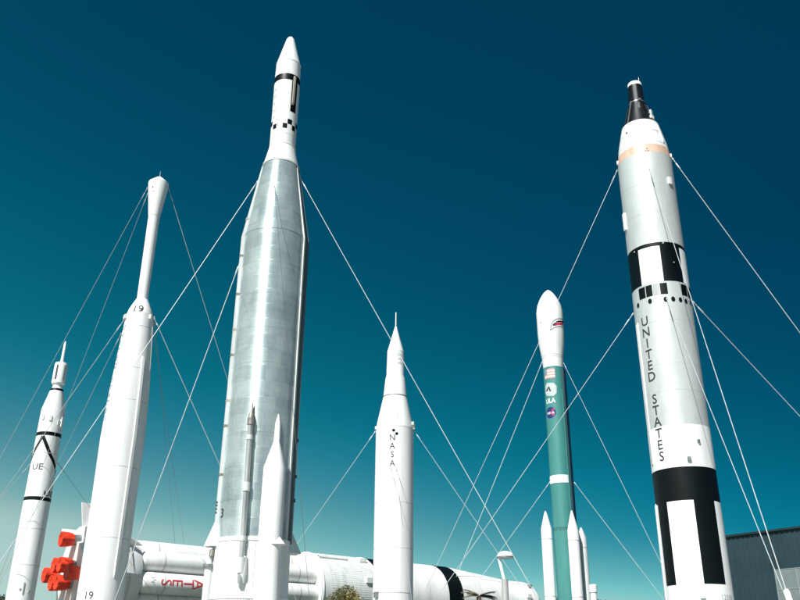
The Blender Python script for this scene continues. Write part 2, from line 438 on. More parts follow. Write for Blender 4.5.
# upper stage
pu = A.P([(169, 18.3), (149, 13.0), (125, 12.9), (84, 12.85), (66, 12.2), (43, 4.9), (40, 3.9), (38, 2.2), (37.2, .3)])
A.setprof(pu)
mb = MB(); mb.lathe(pu[:2], WHITE, 72); A.hoop(mb, 168, .12, OFFWHITE, .03); mb.build('adapter', A.root)
mb = MB(); mb.lathe(pu[1:5], WHITE, 72)
A.band(mb, A.z(87), A.z(81), BLACK, .006)
def cell(mb, ac, y0, y1, w=.36): A.band(mb, A.z(y1), A.z(y0), BLACK, .007, ac - w / 2, ac + w / 2)
for ac in (.43, 1.25, -1.3, 2.1, 2.9): cell(mb, ac, 125.6, 130.3, .38)
for ac in (.05, .83, -.80, 1.7, 2.5): cell(mb, ac, 130.3, 135.0, .36)
A.hoop(mb, 149, .06, WHITE, .02); A.hoop(mb, 66.5, .05, WHITE2, .012)
for py in (100, 140): A.hoop(mb, py, .02, SEAM, .003)
A.band(mb, A.z(133), A.z(130), GREYT, .006, -.55, -.48)
mb.build('upper_stage', A.root)
mb = MB(); z0, z1 = A.z(117.5), A.z(83.2); A.band(mb, z0, z1, BLACK, .007, .38, .90)
A.strip(mb, .56, z0 + .55, z1 - .05, .12, .07, TAN); mb.build('raceway', A.root)
mb = MB(); mb.lathe(pu[4:], WHITE, 72); mb.build('nose_cone', A.root)
for i, ch in enumerate('AGENA'):
    mb = MB(); A.text(mb, ch, 275.9 - i * .55, 90 + i * 6.8, 3.0, GREYT2, 1.3, .0)
    mb.build('letter', A.root)
A.setprof(pA)
# raceways left and right
mb = MB(); A.strip(mb, -1.36, zs - .6, zt - .1, .24, .12, OFFWHITE, False, .3)
for i, py in enumerate((505, 508, 511.5, 515)): A.band(mb, A.z(py + 1), A.z(py - .6), BLACK, .135, -1.44, -1.27)
for py in (225, 262, 300, 335, 360, 405, 430, 478): A.bump(mb, -1.36, A.z(py), .25, .10, .135, TAN if py % 2 else RUST)
mb.build('raceway', A.root)
mb = MB(); A.strip(mb, 1.08, zs - .1, zt - .1, .13, .07, OFFWHITE, False, .3); mb.build('raceway', A.root)
mb = MB(); A.strip(mb, 1.42, zs - .1, zt - .1, .34, .13, DKRACE, False, .3)  # raceway steel darkened to carry the shade on the tank's right side
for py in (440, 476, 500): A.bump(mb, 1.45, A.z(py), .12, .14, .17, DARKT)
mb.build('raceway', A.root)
# long propellant pipe with rusty top
a_, z_ = A.at(252.5, 415); a2, z2 = A.at(241, 584)
def pp(a, z, o=.2): return A.pt(a, z, o)
mb = MB(); seg = [(a_ + (a2 - a_) * t, z_ + (z2 - z_) * t) for t in [i / 20 for i in range(21)]]
mb.tube([pp(a, z) for a, z in seg[1:]], .115, PIPE, 14)
for t, h, r in ((1, .14, .15), (3, .10, .135), (9, .18, .15), (15, .10, .135), (18, .3, .16)):
    a, z = seg[t]; mb.tube([pp(a, z + h), pp(a, z - h)], r, OFFWHITE if t != 1 else RUST, 14)
mb.build('feed_pipe', A.root)
mb = MB(); a, z = seg[0]; mb.tube([pp(a, z - .45, .2), pp(a, z - .05, .19), pp(a, z + .18, .14), pp(a, z + .5, .12)], [.13, .12, .05, .03], RUST, 12); mb.build('valve', A.root)
mb = MB(); a, z = A.at(242.5, 580); mb.tube([A.pt(a, z + .9, .12), A.pt(a, z + .2, .16), A.pt(a + .02, z - .15, .12)], [.14, .17, .09], WHITE2, 12); mb.build('elbow', A.root)
# white pointed side fairing, a half body standing on the skin
def sidecone(mb, a, prof, M, sq=.75, n=24, base=0.0):
    er = Vector((math.sin(a), -math.cos(a), 0)); et = Vector((math.cos(a), math.sin(a), 0))
    rows = []
    for z, r, shift in prof:
        c = A.pt(a, z, base, rA) + et * shift
        rows.append([c + et * r * math.cos(t) + er * (r * sq * math.sin(t)) for t in [PI * j / n for j in range(n + 1)]])
    # wrap round the curved skin: pull sides back
    rows = [[p - er * (max(0, rA - math.sqrt(max(.01, rA ** 2 - min(rA * .98, abs((p - A.pt(a, p.z, 0, rA)).dot(et))) ** 2))) + .02) for p in r] for r in rows]
    mb.grid(rows, M, False, True)
fa, fz = A.at(272, 500)
zz = lambda py: A.z(py) - .95 * 0
def fzv(py, px=274): return A.at(px, py)[1]
mb = MB()
ft = [(fzv(414, 278.6), .03), (fzv(424, 278.4), .13), (fzv(442, 277.6), .15), (fzv(468, 274), .50), (fzv(544, 271), .52), (fzv(575, 270), .55), (fzv(640, 270), .66)]
a_top = A.at(278.6, 420)[0]; fa = A.at(273.0, 500)[0]
sidecone(mb, fa, [(z, r, 0) for z, r in ft[::-1]], WHITE, 1.0)
mb.build('side_fairing', A.root)
# vernier fairings (little wedge hoods) at the skirt
def hood(a, py_top, py_bot, wb, d, M=WHITE):
    mb = MB(); er = Vector((math.sin(a), -math.cos(a), 0)); et = Vector((math.cos(a), math.sin(a), 0))
    zt_, zb_ = A.z(py_top), A.z(py_bot)
    top = A.pt(a, zt_, .02); rows = []
    for i in range(9):
        t = i / 8; z = zt_ + (zb_ - zt_) * t; w = .05 + wb * t; dd = .04 + d * t
        c = A.pt(a, z, 0)
        rows.append([c - et * w * .5 - er * .08, c - et * w * .42 + er * dd * .55, c + er * dd, c + et * w * .42 + er * dd * .55, c + et * w * .5 - er * .08])
    mb.grid(rows, M, False, True); mb.poly(rows[-1], M)
    return mb.build('engine_hood', A.root, smooth=False, fixn=True)
A.setprof([(0, rA), (99, rA)])
h0 = hood(A.at(271.2, 542)[0] + .05, 533.0, 549, .80, .80)
hood(-1.36, 519, 549, .8, .45)
hood(1.50, 528, 553, .8, .5, WHITE2)
for aa in (-1.33,):
    mb = MB(); mb.tube([A.pt(aa, A.z(552), .22), A.pt(aa, A.z(566), .20), A.pt(aa, A.z(567), .20), A.pt(aa, A.z(680), .22)], [.13, .13, .17, .17], WHITE2, 14)
    mb.tube([A.pt(aa, A.z(566.5), .20), A.pt(aa, A.z(569.5), .20)], .26, GREYM, 14)
    mb.tube([A.pt(aa + .1, A.z(553), .18), A.pt(aa + .1, A.z(559), .20)], .1, RUST, 12)
    mb.build('vernier_pipe', A.root)
A.setprof(pA)
mb = MB(); A.text(mb, '3', 222.2, 513, 9.0, DARKT, 1.05, .012, .015); mb.build('lettering', A.root)
A.pedestal(rA + .1)

# ================================================================== 4. white NASA rocket in the middle
N = Rocket('rocket', 394.3, 470, 57.3, 'white conical-nosed rocket with NASA down its front standing in the middle')
pn = N.P([(600, 20.0), (470, 19.5), (429, 18.6), (424, 17.8), (397.5, 11.8), (379, 9.8), (376, 8.9), (352, 8.3), (327, 1.0)])
r0 = (pn[0][1] + pn[1][1]) / 2
pN = [(.4, r0), (pn[1][0], r0), (pn[2][0], r0)]; N.setprof(pN)
def ex(mb):
    for py, M in ((594, GREYT2), (430.5, OFFWHITE)): N.hoop(mb, py, .04, M, .006)
    for py in (505, 550): N.hoop(mb, py, .025, SEAM, .003)
    N.disc(mb, 393.6, 430.2, 1.5, BLACK); N.disc(mb, 396.7, 433.5, 1.5, BLACK)
    N.bump(mb, 1.35, N.z(427.5), .16, .34, .12, WHITE2); N.bump(mb, 1.2, N.z(425), .14, .2, .12, WHITE2); N.bump(mb, -1.4, N.z(429), .16, .2, .08, WHITE2)
    N.bump(mb, -.9, N.z(596), .35, .35, .12, GREYM)
body(N, 'booster', pN, WHITE, ex)
pf = [(pN[-1][0], r0 - .02)] + pn[3:5]; N.setprof(pf)
mb = MB(); mb.lathe(pf, WHITE, 64); N.band(mb, N.z(398.2), N.z(396.9), GREYT, .006)
N.strip(mb, .15, N.z(422), N.z(412), .06, .03, OFFWHITE); mb.build('adapter', N.root)
pc = pn[4:8]; mb = MB(); mb.lathe(pc, WHITE, 56); N.setprof(pc)
for py in (355, 359, 363):
    N.text(mb, 'UNITED', 399.6, py, 2.0, GREYT2, .5)
mb.build('upper_stage', N.root)
mb = MB(); mb.lathe(pn[7:], WHITE, 56); mb.build('nose_cone', N.root)
mb = MB(); mb.lathe([(N.z(328), .05), (N.z(313), .035), (N.z(312), .005)], WHITE2, 12); mb.build('spike', N.root)
N.setprof(pN)
for ch, y in (('N', 437.2), ('A', 445.6), ('S', 454.2), ('A', 463)): mb = MB(); N.text(mb, ch, 392.3, y, 6.0, DARKT, .95, .004); mb.build('letter', N.root)
N.pedestal(r0)

# ================================================================== 5. teal rocket with strap-on boosters
D = Rocket('rocket', 558.1, 440, 88.0, 'teal rocket with a white nose fairing, round decals and white strap-on boosters')
pd = D.P([(600, 11.6), (440, 10.7), (369, 9.9)]); r0 = sum(p[1] for p in pd) / 3
zt = pd[2][0]; pD = [(.4, r0), (zt, r0)]; D.setprof(pD)
def ex(mb):
    D.band(mb, D.z(484.6), D.z(476.8), WHITE, .03, edges=True)
    D.hoop(mb, 529, .06, TEALD, .004)
    for i in range(40):
        if random.random() < .6: D.band(mb, D.z(531.5), D.z(530), TEALD, .006, i * .157, i * .157 + .07)
    D.band(mb, D.z(402), D.z(401), TEAL, .004)
body(D, 'core_stage', pD, TEAL, ex, 64)
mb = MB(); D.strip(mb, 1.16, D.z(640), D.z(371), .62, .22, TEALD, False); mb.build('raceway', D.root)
mb = MB(); D.strip(mb, .80, D.z(640), D.z(392), .12, .08, TEAL, False); mb.build('conduit', D.root)
p = D.P([(369.5, 9.9), (358.5, 10.8), (344, 12.9), (335, 13.3), (313, 13.3), (306, 11.9), (299, 8.7), (294, 5.2), (291.5, 2.6), (290.2, .4)])
D.setprof(p); mb = MB(); mb.lathe(p, WHITE, 64)
for py in (357.5, 359.5): D.hoop(mb, py, .05, SEAM, .004)
D.disc(mb, 540.7, 322.5, .9, GREYT2)
mb.build('nose_fairing', D.root)
# grinning mouth marking
mb = MB()
A_ = lambda x, y: D.at(x, y)
up = [(553, 325.5), (555, 323.2), (557.5, 321.6), (560, 321.2), (562.3, 322), (564, 324.3)]
dn = [(562.5, 325.6), (560, 324.8), (557.5, 325), (555.5, 325.8)]
D.area(mb, [A_(*q) for q in up + dn][::-1], MOUTH, .008)
D.ribbon(mb, [A_(*q) for q in up], .15, BLACK, .012, 6)
D.ribbon(mb, [A_(*q) for q in [(550.2, 330.4), (551.2, 325.6), (553, 321.6), (556, 319.2), (559.5, 318.6), (563, 319.6)]], .10, GREYT, .01, 6)
D.ribbon(mb, [A_(*q) for q in [(550.2, 330.4), (553, 328.4), (556, 327), (560, 326.4), (563, 327.4)]], .10, GREYT, .01, 6)
for x in (555.4, 557.2, 559, 560.9):
    D.area(mb, [A_(x - .45, 322.3), A_(x, 323.3), A_(x + .45, 322.2)], WHITE, .016)
mb.build('mouth_decal', D.root)
D.setprof(pD)
mb = MB()
al, z1 = D.at(544.6, 371); ar = D.at(554.8, 371)[0]; z0 = D.z(381.0); zf = D.z(371.4)
for i in range(7):
    D.band(mb, z0 + (zf - z0) * i / 7, z0 + (zf - z0) * (i + 1) / 7, PINK if i % 2 == 0 else WHITE2, .008, al, ar)
D.band(mb, z0 + (zf - z0) * .43, zf, FADEB, .014, al, al + (ar - al) * .3); mb.build('flag_decal', D.root)
mb = MB(); q = [(547, 383), (554, 383), (556.6, 386), (556.6, 393), (553.6, 396), (547, 396), (545.6, 393), (545.6, 386)]
D.area(mb, [D.at(*k) for k in q][::-1], PALEGREY, .008)
D.area(mb, [D.at(*k) for k in ((549, 386), (551.4, 391.3), (549.6, 391.3), (548.6, 388.4), (547.6, 391.3), (546, 391.3))][::-1], DARKT, .014); mb.build('badge_decal', D.root)
mb = MB(); D.text(mb, 'ULA', 550.3, 400.6, 5.0, WHITE, .85, .03, .01); mb.build('lettering', D.root)
mb = MB(); D.disc(mb, 550.6, 412.6, 5.6, BLUE, .008, 28)
D.text(mb, 'NASA', 550.6, 412.8, 2.7, WHITE, .9, .03, .016)
D.ribbon(mb, [D.at(554.6, 408), D.at(552, 411), D.at(551, 413.5), D.at(554.8, 415.4)], .12, MOUTH, .02, 5); mb.build('round_decal', D.root)
# strap-on boosters
def srb(a, tip, sh, rr, top=WHITE):
    mb = MB(); z_t, z_s = tip, sh; c = D.pt(a, 0, rr + .12)
    mb.lathe([(.6, rr), (z_s, rr), (z_s + (z_t - z_s) * .8, rr * .33), (z_t, .06)], top, 32, c.x, c.y)
    for k in range(3):
        z = 3 + k * (z_s - 4) / 2
        rows = [[(c.x + (rr + .012) * math.sin(t), c.y - (rr + .012) * math.cos(t), z + h) for t in [2 * PI * j / 32 for j in range(32)]] for h in (-.03, .03)]
        mb.grid(rows, SEAM, True)
    mb.build('strap_on_booster', D.root)
zt0, zs0 = D.z(511), D.z(529)
srb(-1.50, zt0, zs0, .56); srb(.50, zt0 - .25, zs0 - .4, .56); srb(1.5, D.z(528), D.z(538), .46, OFFWHITE)  # greyer white on the right booster paints in the shade it stands in
D.pedestal(r0 * 2)

# ================================================================== 6. silver, black and white rocket (right)
G = Rocket('rocket', 687.4, 502, 39.4, 'black, white and silver rocket reading UNITED STATES, topped by a black capsule')
pg = G.P([(584, 35.4), (502, 33.2), (424.5, 31.3), (288, 29.0), (200, 27.3), (167, 26.9)])
r0 = sum(p[1] for p in pg) / len(pg)
zA = G.z(166); pG = [(.4, r0), (zA, r0)]; G.setprof(pG)
zb = lambda py: G.at(proj((G.X, G.Y, G.z(py)))[0], py)[1]     # height of a ring whose front shows at row py
def ex(mb):
    z500, z584, z466, z424 = zb(500), zb(584), zb(466.4), zb(424)
    G.band(mb, z466, z424, WHITE, .004); G.band(mb, z500, z466, BLACK, .004)
    G.band(mb, .4, z584, WHITE, .004)
    # vertical stripes between: black stripe / white panel
    a = [G.at(x, 540)[0] for x in (659.0, 671.2, 698.7, 719.5)]
    G.band(mb, z584, z500, BLACK, .004, -1.16, a[1]); G.band(mb, z584, z500, WHITE, .004, a[1], a[2])
    G.band(mb, z584, z500, BLACK, .004, a[2], a[3]); G.band(mb, z584, z500, WHITE, .004, a[3], 2.3)
    G.band(mb, z584, z500, BLACK, .004, 2.3, 3.0); G.band(mb, z584, z500, WHITE, .004, 3.0, 2 * PI - 1.16)
    # upper check band
    zc0, zc1, zr = zb(281.3), zb(246.0), zb(242.4)
    G.band(mb, zc1, zr, BLACK, .004)
    x = [G.at(x, y)[0] for x, y in ((640.0, 268), (661.5, 262), (681.0, 264))]
    G.band(mb, zc0, zc1, BLACK, .004, -1.5, x[0]); G.band(mb, zc0, zc1, WHITE, .004, x[0], x[1])
    G.band(mb, zc0, zc1, BLACK, .004, x[1], x[2]); G.band(mb, zc0, zc1, WHITE, .004, x[2], 1.75)
    G.band(mb, zc0, zc1, BLACK, .004, 1.75, 2.7); G.band(mb, zc0, zc1, WHITE, .004, 2.7, 2 * PI - 1.5)
    # small window row
    zw1, zw0 = zb(283.2), zb(294.3)
    for x0, x1, M in ((638.6, 645.0, BLACK), (645.8, 652.2, BLACK), (653, 659.6, GREYT2), (660.2, 667.6, BLACK), (681.4, 686.6, BLACK), (687.2, 690.6, BLACK)):
        aa, ab = G.at(x0 + .0, 290)[0], G.at(x1, 290)[0]
        G.band(mb, zw0, zw1, M, .008, aa, ab)
    for x, y in ((638.2, 305.6), (650, 301.3), (665.6, 299.3), (673.2, 299), (680.4, 299.8), (686, 301.4), (690.4, 303)):
        G.disc(mb, x, y, 2.5, BLACK, .01, 12, .72)
    for x, y in ((634.5, 252), (663, 242.8), (673.8, 262.3)): G.disc(mb, x, y, .7, OFFWHITE, .012, 8)
    for py in (196, 225, 330, 372, 398): G.hoop(mb, py, .025, SEAM, .003)
    for x, y, w, h, M in ((669, 181, .2, .4, WHITE), (625.4, 222, .22, 1.0, WHITE), (689, 459, .16, .2, GREYM), (698, 441, .1, .12, GREYM), (702.5, 594.5, .2, .3, WHITE2)):
        a, z = G.at(x, y); G.bump(mb, a, z, w, h, .10, M)
body(G, 'booster', pG, SILVER, ex, 96)
mb = MB(); G.strip(mb, -1.16, zb(458), zb(316), .22, .06, OFFWHITE, True); mb.build('raceway', G.root)
mb = MB(); G.strip(mb, -1.40, zb(640), zb(500), .26, .05, WHITE2, True); mb.build('raceway', G.root)
pr = G.P([(167, 27.0), (160, 26.4), (150, 24.8), (137, 21.2), (129.5, 19.0)]); pr[0] = (zA, r0 - .005); G.setprof(pr)
mb = MB(); mb.lathe(pr, WHITE, 80); G.band(mb, zA + .02, zA + .55, PEACH, .006)
G.disc(mb, 626.6, 133, 1.0, DARKT); G.disc(mb, 647, 148.6, .7, DARKT); G.disc(mb, 646, 150.8, .6, DARKT); G.disc(mb, 648.2, 150.8, .6, DARKT)
G.text(mb, 'UNITED', 655, 130.4, 1.7, GREYT2, .8)
G.strip(mb, 1.0, zA + .9, pr[-1][0] - .3, .12, .05, WHITE2); G.hoop(mb, 141, .03, SEAM, .004); G.hoop(mb, 154, .03, SEAM, .004)
G.bump(mb, -1.45, zA + .35, .16, .2, .08, WHITE2); G.bump(mb, 1.5, zA + .3, .16, .2, .08, WHITE2)
mb.build('adapter', G.root)
zc = pr[-1][0]
pcap = [(zc - .02, pr[-1][1] * .93)] + G.P([(124, 15.2), (107, 9.2), (103.5, 8.2), (87.5, 7.2)]); G.setprof(pcap)
mb = MB(); mb.lathe(pcap, BLACKM, 56)
for k in range(14):
    a = k * 2 * PI / 14; G.strip(mb, a, zc + .1, pcap[2][0] - .1, .03, .015, BLACKM, False)
G.hoop(mb, 105, .06, GREYM, .015)
mb.build('capsule', G.root)
mb = MB(); G.strip(mb, -.02, pcap[3][0] - .9 + .9, pcap[4][0] - .05, .20, .015, DGREY, False)
G.bump(mb, .35, pcap[3][0] - .05, .16, .10, .05, GREYM); G.bump(mb, .05, pcap[3][0] - .6, .25, .5, .03, DGREY)
mb.build('access_panel', G.root)
mb = MB(); a0 = -.75; G.strip(mb, a0, zc + .05, pcap[3][0], .06, .03, GREYM, False); mb.build('cable_duct', G.root)
mb = MB(); G.bump(mb, 1.2, G.z(119.0), .2, .5, .08, PALEGREY); G.bump(mb, 1.0, G.z(124), .25, .2, .08, WHITE); mb.build('hatch_highlight', G.root)  # pale blocks paint in the highlight on the capsule's hatch
pw = G.P([(87.6, 7.25), (85.2, 7.2), (84.3, 6.6), (84.0, 5.6)]); mb = MB(); mb.lathe(pw, WHITE, 48, cap_bot=True); mb.build('end_cap', G.root)
mb = MB(); z0 = pw[-1][0]; mb.tube([(.25, -.1, z0 - .1), (.27, -.1, z0 + .3)], .012, GREYM, 6); mb.build('antenna', G.root)
G.setprof(pG)
xs0, ys0, xs1, ys1 = 644.6, 321.3, 661.8, 456.3
for k, w in enumerate(('UNITED', 'STATES')):
    for q, ch in enumerate(w):
        mb = MB(); t = (q + 7 * k) / 12; G.text(mb, ch, xs0 + (xs1 - xs0) * t, ys0 + (ys1 - ys0) * t - 1.2 * math.sin(PI * t), 9.2 + t * .6, DARKT, 1.0, .008, .014)
        mb.build('letter', G.root)
mb = MB(); G.text(mb, '12558', 727.6, 597.4, 5.2, GREYT2, .95, .0, .012)
mb.build('lettering', G.root)
G.pedestal(r0)

# ================================================================== 7. big rocket lying on its side behind
YA = 62.0; P0 = at_y(60, 574, YA); ZA = P0.z
def y_for_height(px, py, z):
    d = ray(px, py); t = (z - CAM.z) / d.z; return CAM + d * t
P1 = y_for_height(430, 600.5, ZA)
psi = math.atan2(P1.y - P0.y, P1.x - P0.x)
sat = empty('rocket', (P0.x, P0.y, 0), psi)
tag(sat, 'huge white rocket lying on its side behind, red engine covers at left', 'rocket')
ax = Vector((math.cos(psi), math.sin(psi), 0)); nr = Vector((math.sin(psi), -math.cos(psi), 0))
def sw(s_, r, a): return Vector((P0.x, P0.y, ZA)) + ax * s_ + nr * (r * math.cos(a)) + Vector((0, 0, r * math.sin(a)))
def sl(s_, r, a): return Vector((s_, -r * math.cos(a), ZA + r * math.sin(a)))
def s_top(px, r):
    lo, hi = -10., 90.
    for _ in range(50):
        md = (lo + hi) / 2
        if proj(sw(md, r, PI / 2))[0] < px: lo = md
        else: hi = md
    return lo
def s_rad(px, py, r0=3.2):
    """radius whose top line passes through (px, py)"""
    lo, hi = .2, 6.
    for _ in range(40):
        md = (lo + hi) / 2; s_ = s_top(px, md)
        if proj(sw(s_, md, PI / 2))[1] > py: lo = md
        else: hi = md
    return lo
def slathe(mb, prof, M, n=72, cy=0, cz=0, c0=True, c1=True):
    rows = [[(s_, cy - r * math.cos(2 * PI * j / n), ZA + cz + r * math.sin(2 * PI * j / n)) for j in range(n)] for s_, r in prof]
    mb.grid(rows, M, True, True)
    if c0 and prof[0][1] > .01: mb.poly(rows[0][::-1], M)
    if c1 and prof[-1][1] > .01: mb.poly(rows[-1], M)
RS = s_rad(340, 556.3); RT_ = s_rad(165, 543.2)
s_tail0 = s_top(84, RS); s_tank0 = s_top(131, RT_); s_tank1 = s_top(304, RS); s_i = s_top(358, RS); s_b1 = s_top(371, RS)
s_b2 = s_top(427, RS); s_b3 = s_top(441, RS * .97); s_sla = s_top(500, 2.0); s_sm = s_top(523, 2.0)
rSM = s_rad(505, 580.6)
print('SAT psi', math.degrees(psi), 'Z', ZA, 'RS', RS, RT_, 'rSM', rSM, [round(x, 1) for x in (s_tail0, s_tank0, s_tank1, s_i, s_b2, s_sla, s_sm)])
tr = RT_ * .268; RC = RT_ - tr
# eight tanks round a core
mb = MB(); slathe(mb, [(s_tank0 - 1, RC - .1), (s_tank1, RC - .1)], OFFWHITE); mb.build('core_tank', sat)
for k in range(8):
    a = math.radians(-10 + 45 * k); cy, cz = -RC * math.cos(a), RC * math.sin(a); mb = MB()
    pr_ = [(s_tank0 + tr * .55 * (1 - math.cos(t)), tr * math.sin(t)) for t in (.02, .3, .6, .9, 1.2, PI / 2)] + [(s_tank0 + (s_tank1 - s_tank0) * f, tr) for f in (.2, .4, .6, .8, 1)]
    slathe(mb, pr_, WHITE, 40, cy, cz)
    for f in (.12, .5, .88): slathe(mb, [(s_tank0 + (s_tank1 - s_tank0) * f, tr + .006), (s_tank0 + (s_tank1 - s_tank0) * f + .08, tr + .006)], SEAM, 40, cy, cz, False, False)
    mb.build('propellant_tank', sat)
# red lettering, letters upright when the rocket stands (turned a quarter here)
def slet(mb, ch, s_c, a, h, cy, cz, r, M, bold=.02):
    V, Tt = glyph(ch, bold); b = len(mb.v); k = mb.mi(M)
    for u, v in V:   # v up -> +s (nose), u right -> down round the barrel
        aa = a - u * h * .95 / r
        mb.v.append((s_c + v * h, cy - (r + .012) * math.cos(aa), ZA + cz + (r + .012) * math.sin(aa)))
    for t in Tt: mb.f.append(tuple(b + i for i in t)); mb.m.append(k)
a3 = math.radians(-10); cy3, cz3 = -RC * math.cos(a3), RC * math.sin(a3)
def s_at(px, r, a, cy=0, cz=0):
    lo, hi = -10., 90.
    for _ in range(50):
        md = (lo + hi) / 2
        w = Vector((P0.x, P0.y, ZA + cz)) + ax * md + nr * (-cy + r * math.cos(a)) + Vector((0, 0, r * math.sin(a)))
        if proj(w)[0] < px: lo = md
        else: hi = md
    return lo
for ch, px in zip('SETATS', (166.5, 177.5, 188.7, 199, 209.5, 221)):
    mb = MB(); slet(mb, ch, s_at(px, tr, .05, cy3, cz3), .05, .80, cy3, cz3, tr, REDT, .0); mb.build('letter', sat)
for i in range(4):
    mb = MB(); slet(mb, 'I', s_at(153 + i % 2 * 1.5, tr, 0, cy3, cz3), .42 - .2 * i, .22, cy3, cz3, tr, GREYT, .01); mb.build('stencil_mark', sat)
mb = MB(); slet(mb, 'U', s_at(398, RS, 0), -.09, 1.25, 0, 0, RS, REDT, .0); mb.build('letter', sat)
mb = MB(); slet(mb, 'S', s_at(385, RS, 0), -.09, 1.25, 0, 0, RS, REDT, .0); mb.build('letter', sat)
# tail shroud, fins, engines
mb = MB(); slathe(mb, [(s_tail0 - .2, RS + .25), (s_tail0 + 1.2, RS + .1), (s_tank0 - .6, RS - .1), (s_tank0 + .1, RT_ - .1)], WHITE, 72)
for f in (.3, .7): s_ = s_tail0 + (s_tank0 - s_tail0) * f; slathe(mb, [(s_, RS + .14), (s_ + .12, RS + .14)], SEAM, 72, 0, 0, False, False)
slathe(mb, [(s_tail0 - .5, RS * .72), (s_tail0 - .2, RS * .74)], WHITE2, 48); mb.build('tail_shroud', sat)
for k in range(8):
    a = math.radians(-1 + 45 * k); mb = MB(); big = 1.9 if k % 2 == 0 else 1.7
    t_ = .09; e = Vector((0, math.sin(a), math.cos(a)))
    def fp(s_, r, d): return sl(s_, r, a) + e * d
    A4 = [(s_tail0 + 3.6, RS), (s_tail0 + .5, RS + big), (s_tail0 - .5, RS + big), (s_tail0 - .1, RS - .1)]
    L = [fp(s_, r, t_) for s_, r in A4]; Rr = [fp(s_, r, -t_) for s_, r in A4]
    mb.poly(L, WHITE); mb.poly(Rr[::-1], WHITE)
    for i in range(4): j = (i + 1) % 4; mb.poly([L[i], Rr[i], Rr[j], L[j]], WHITE)
    mb.build('fin', sat, smooth=False, fixn=True)
def engine(rc, a):
    cy, cz = -rc * math.cos(a), rc * math.sin(a); s1 = s_tail0 - .2
    mb = MB(); slathe(mb, [(s1 - 1.0, .30), (s1 + .1, .42)], GREYM, 24, cy, cz); o = mb.build('engine', sat)
    mb = MB(); n = 56; rows = []
    for s_, r in ((s1 - .35, .26), (s1 - .5, .40), (s1 - .8, .48), (s1 - 1.2, .52), (s1 - 1.38, .50), (s1 - 1.37, .38), (s1 - 1.28, .2)):
        rows.append([(s_, cy - rr * math.cos(t), ZA + cz + rr * math.sin(t)) for t, rr in [(2 * PI * j / n, r * (1 + .05 * math.cos(7 * 2 * PI * j / n + s_ * 2) + .02 * math.cos(13 * 2 * PI * j / n - s_ * 5) + random.uniform(-.012, .012))) for j in range(n)]])
    mb.grid(rows, RED, True); mb.poly(rows[-1], RED); mb.build('engine_cover', o, fixn=True)
for k in range(4): engine(2.36, math.radians(88 + 90 * k)); engine(.84, math.radians(43 + 90 * k))
# forward stages
mb = MB(); slathe(mb, [(s_tank1 - .1, RS), (s_i, RS)], WHITE2, 96)
for i in range(110):
    a = 2 * PI * i / 110; h = .35 / RS * .06
    q0, q1 = s_tank1 + .9, s_i - .3
    mb.grid([[sl(q, RS - .01, a - h), sl(q, RS + .012, a), sl(q, RS - .01, a + h)] for q in (q0, q1)], WHITE2, False, True)
for q in (s_tank1, s_i - .15): slathe(mb, [(q, RS), (q + .02, RS + .06), (q + .14, RS + .06), (q + .16, RS)], WHITE, 96, 0, 0, False, False)
mb.build('interstage', sat)
mb = MB(); sa_, sb_ = s_at(317, RS, 1.1), s_at(345, RS, 1.1)
mb.grid([[sl(q, RS - .02, a), sl(q, RS + .12, a + .02), sl(q, RS + .12, a + .12), sl(q, RS - .02, a + .14)] for q in (sa_, sb_) for a in (.95,)], OFFWHITE); mb.build('fairing_strip', sat, fixn=True)
mb = MB(); slathe(mb, [(s_i, RS), (s_b3, RS)], WHITE, 96)
slathe(mb, [(s_i + .1, RS + .006), (s_b1, RS + .006)], BLACK, 96, 0, 0, False, False)
slathe(mb, [(s_b2, RS + .006), (s_b3, RS + .006)], BLACK, 96, 0, 0, False, False)
for q in (s_b1 + 2.2, s_b1 + 4.4): slathe(mb, [(q, RS + .004), (q + .05, RS + .004)], SEAM, 96, 0, 0, False, False)
mb.box(sl(s_at(362, RS, 1.0), RS + .1, 1.0), (.7, .3, .3), WHITE); mb.box(sl(s_at(368, RS, 0.35), RS + .1, .3), (.6, .3, .4), WHITE2)
mb.build('second_stage', sat)
mb = MB(); slathe(mb, [(s_b3, RS), (s_sla, rSM * 1.02)], WHITE, 80)
for f in (.33, .7): q = s_b3 + (s_sla - s_b3) * f; rr = RS + (rSM * 1.02 - RS) * f; slathe(mb, [(q, rr + .006), (q + .05, rr + .004)], SEAM, 80, 0, 0, False, False)
mb.build('adapter', sat)
mb = MB(); slathe(mb, [(s_sla, rSM), (s_sm - .6, rSM), (s_sm - .15, rSM * .97), (s_sm, rSM * .9)], WHITE, 72)
for k in range(4):
    a = math.radians(20 + 90 * k); mb.box(sl(s_sla + 1.6, rSM + .08, a), (.5, .35, .35), OFFWHITE)
    mb.box(sl(s_sm - .8, rSM + .08, a + .5), (.35, .3, .3), GREYM)
mb.build('service_module', sat)
mb = MB(); slathe(mb, [(s_sm, rSM * .88), (s_sm + 2.2, .75), (s_sm + 2.4, .3)], OFFWHITE, 48); mb.build('capsule', sat)
mb = MB(); slathe(mb, [(s_sm + 2.4, .42), (s_sm + 4.2, .42), (s_sm + 4.4, .33), (s_sm + 7, .33), (s_sm + 7.8, .05)], WHITE2, 24); mb.build('escape_tower', sat)
for q in (s_tank0 + 2, s_tank1 + 1.5, s_b2 - 2, s_sla):
    rr = RS if q < s_sla else rSM
    mb = MB(); h = ZA - rr * .7
    mb.box((q, -rr * .75, h / 2), (.6, .5, h), GREYM); mb.box((q, rr * .75, h / 2), (.6, .5, h), GREYM); mb.box((q, 0, h * .5), (.5, rr * 1.3, .4), GREYM)
    mb.build('cradle', sat)

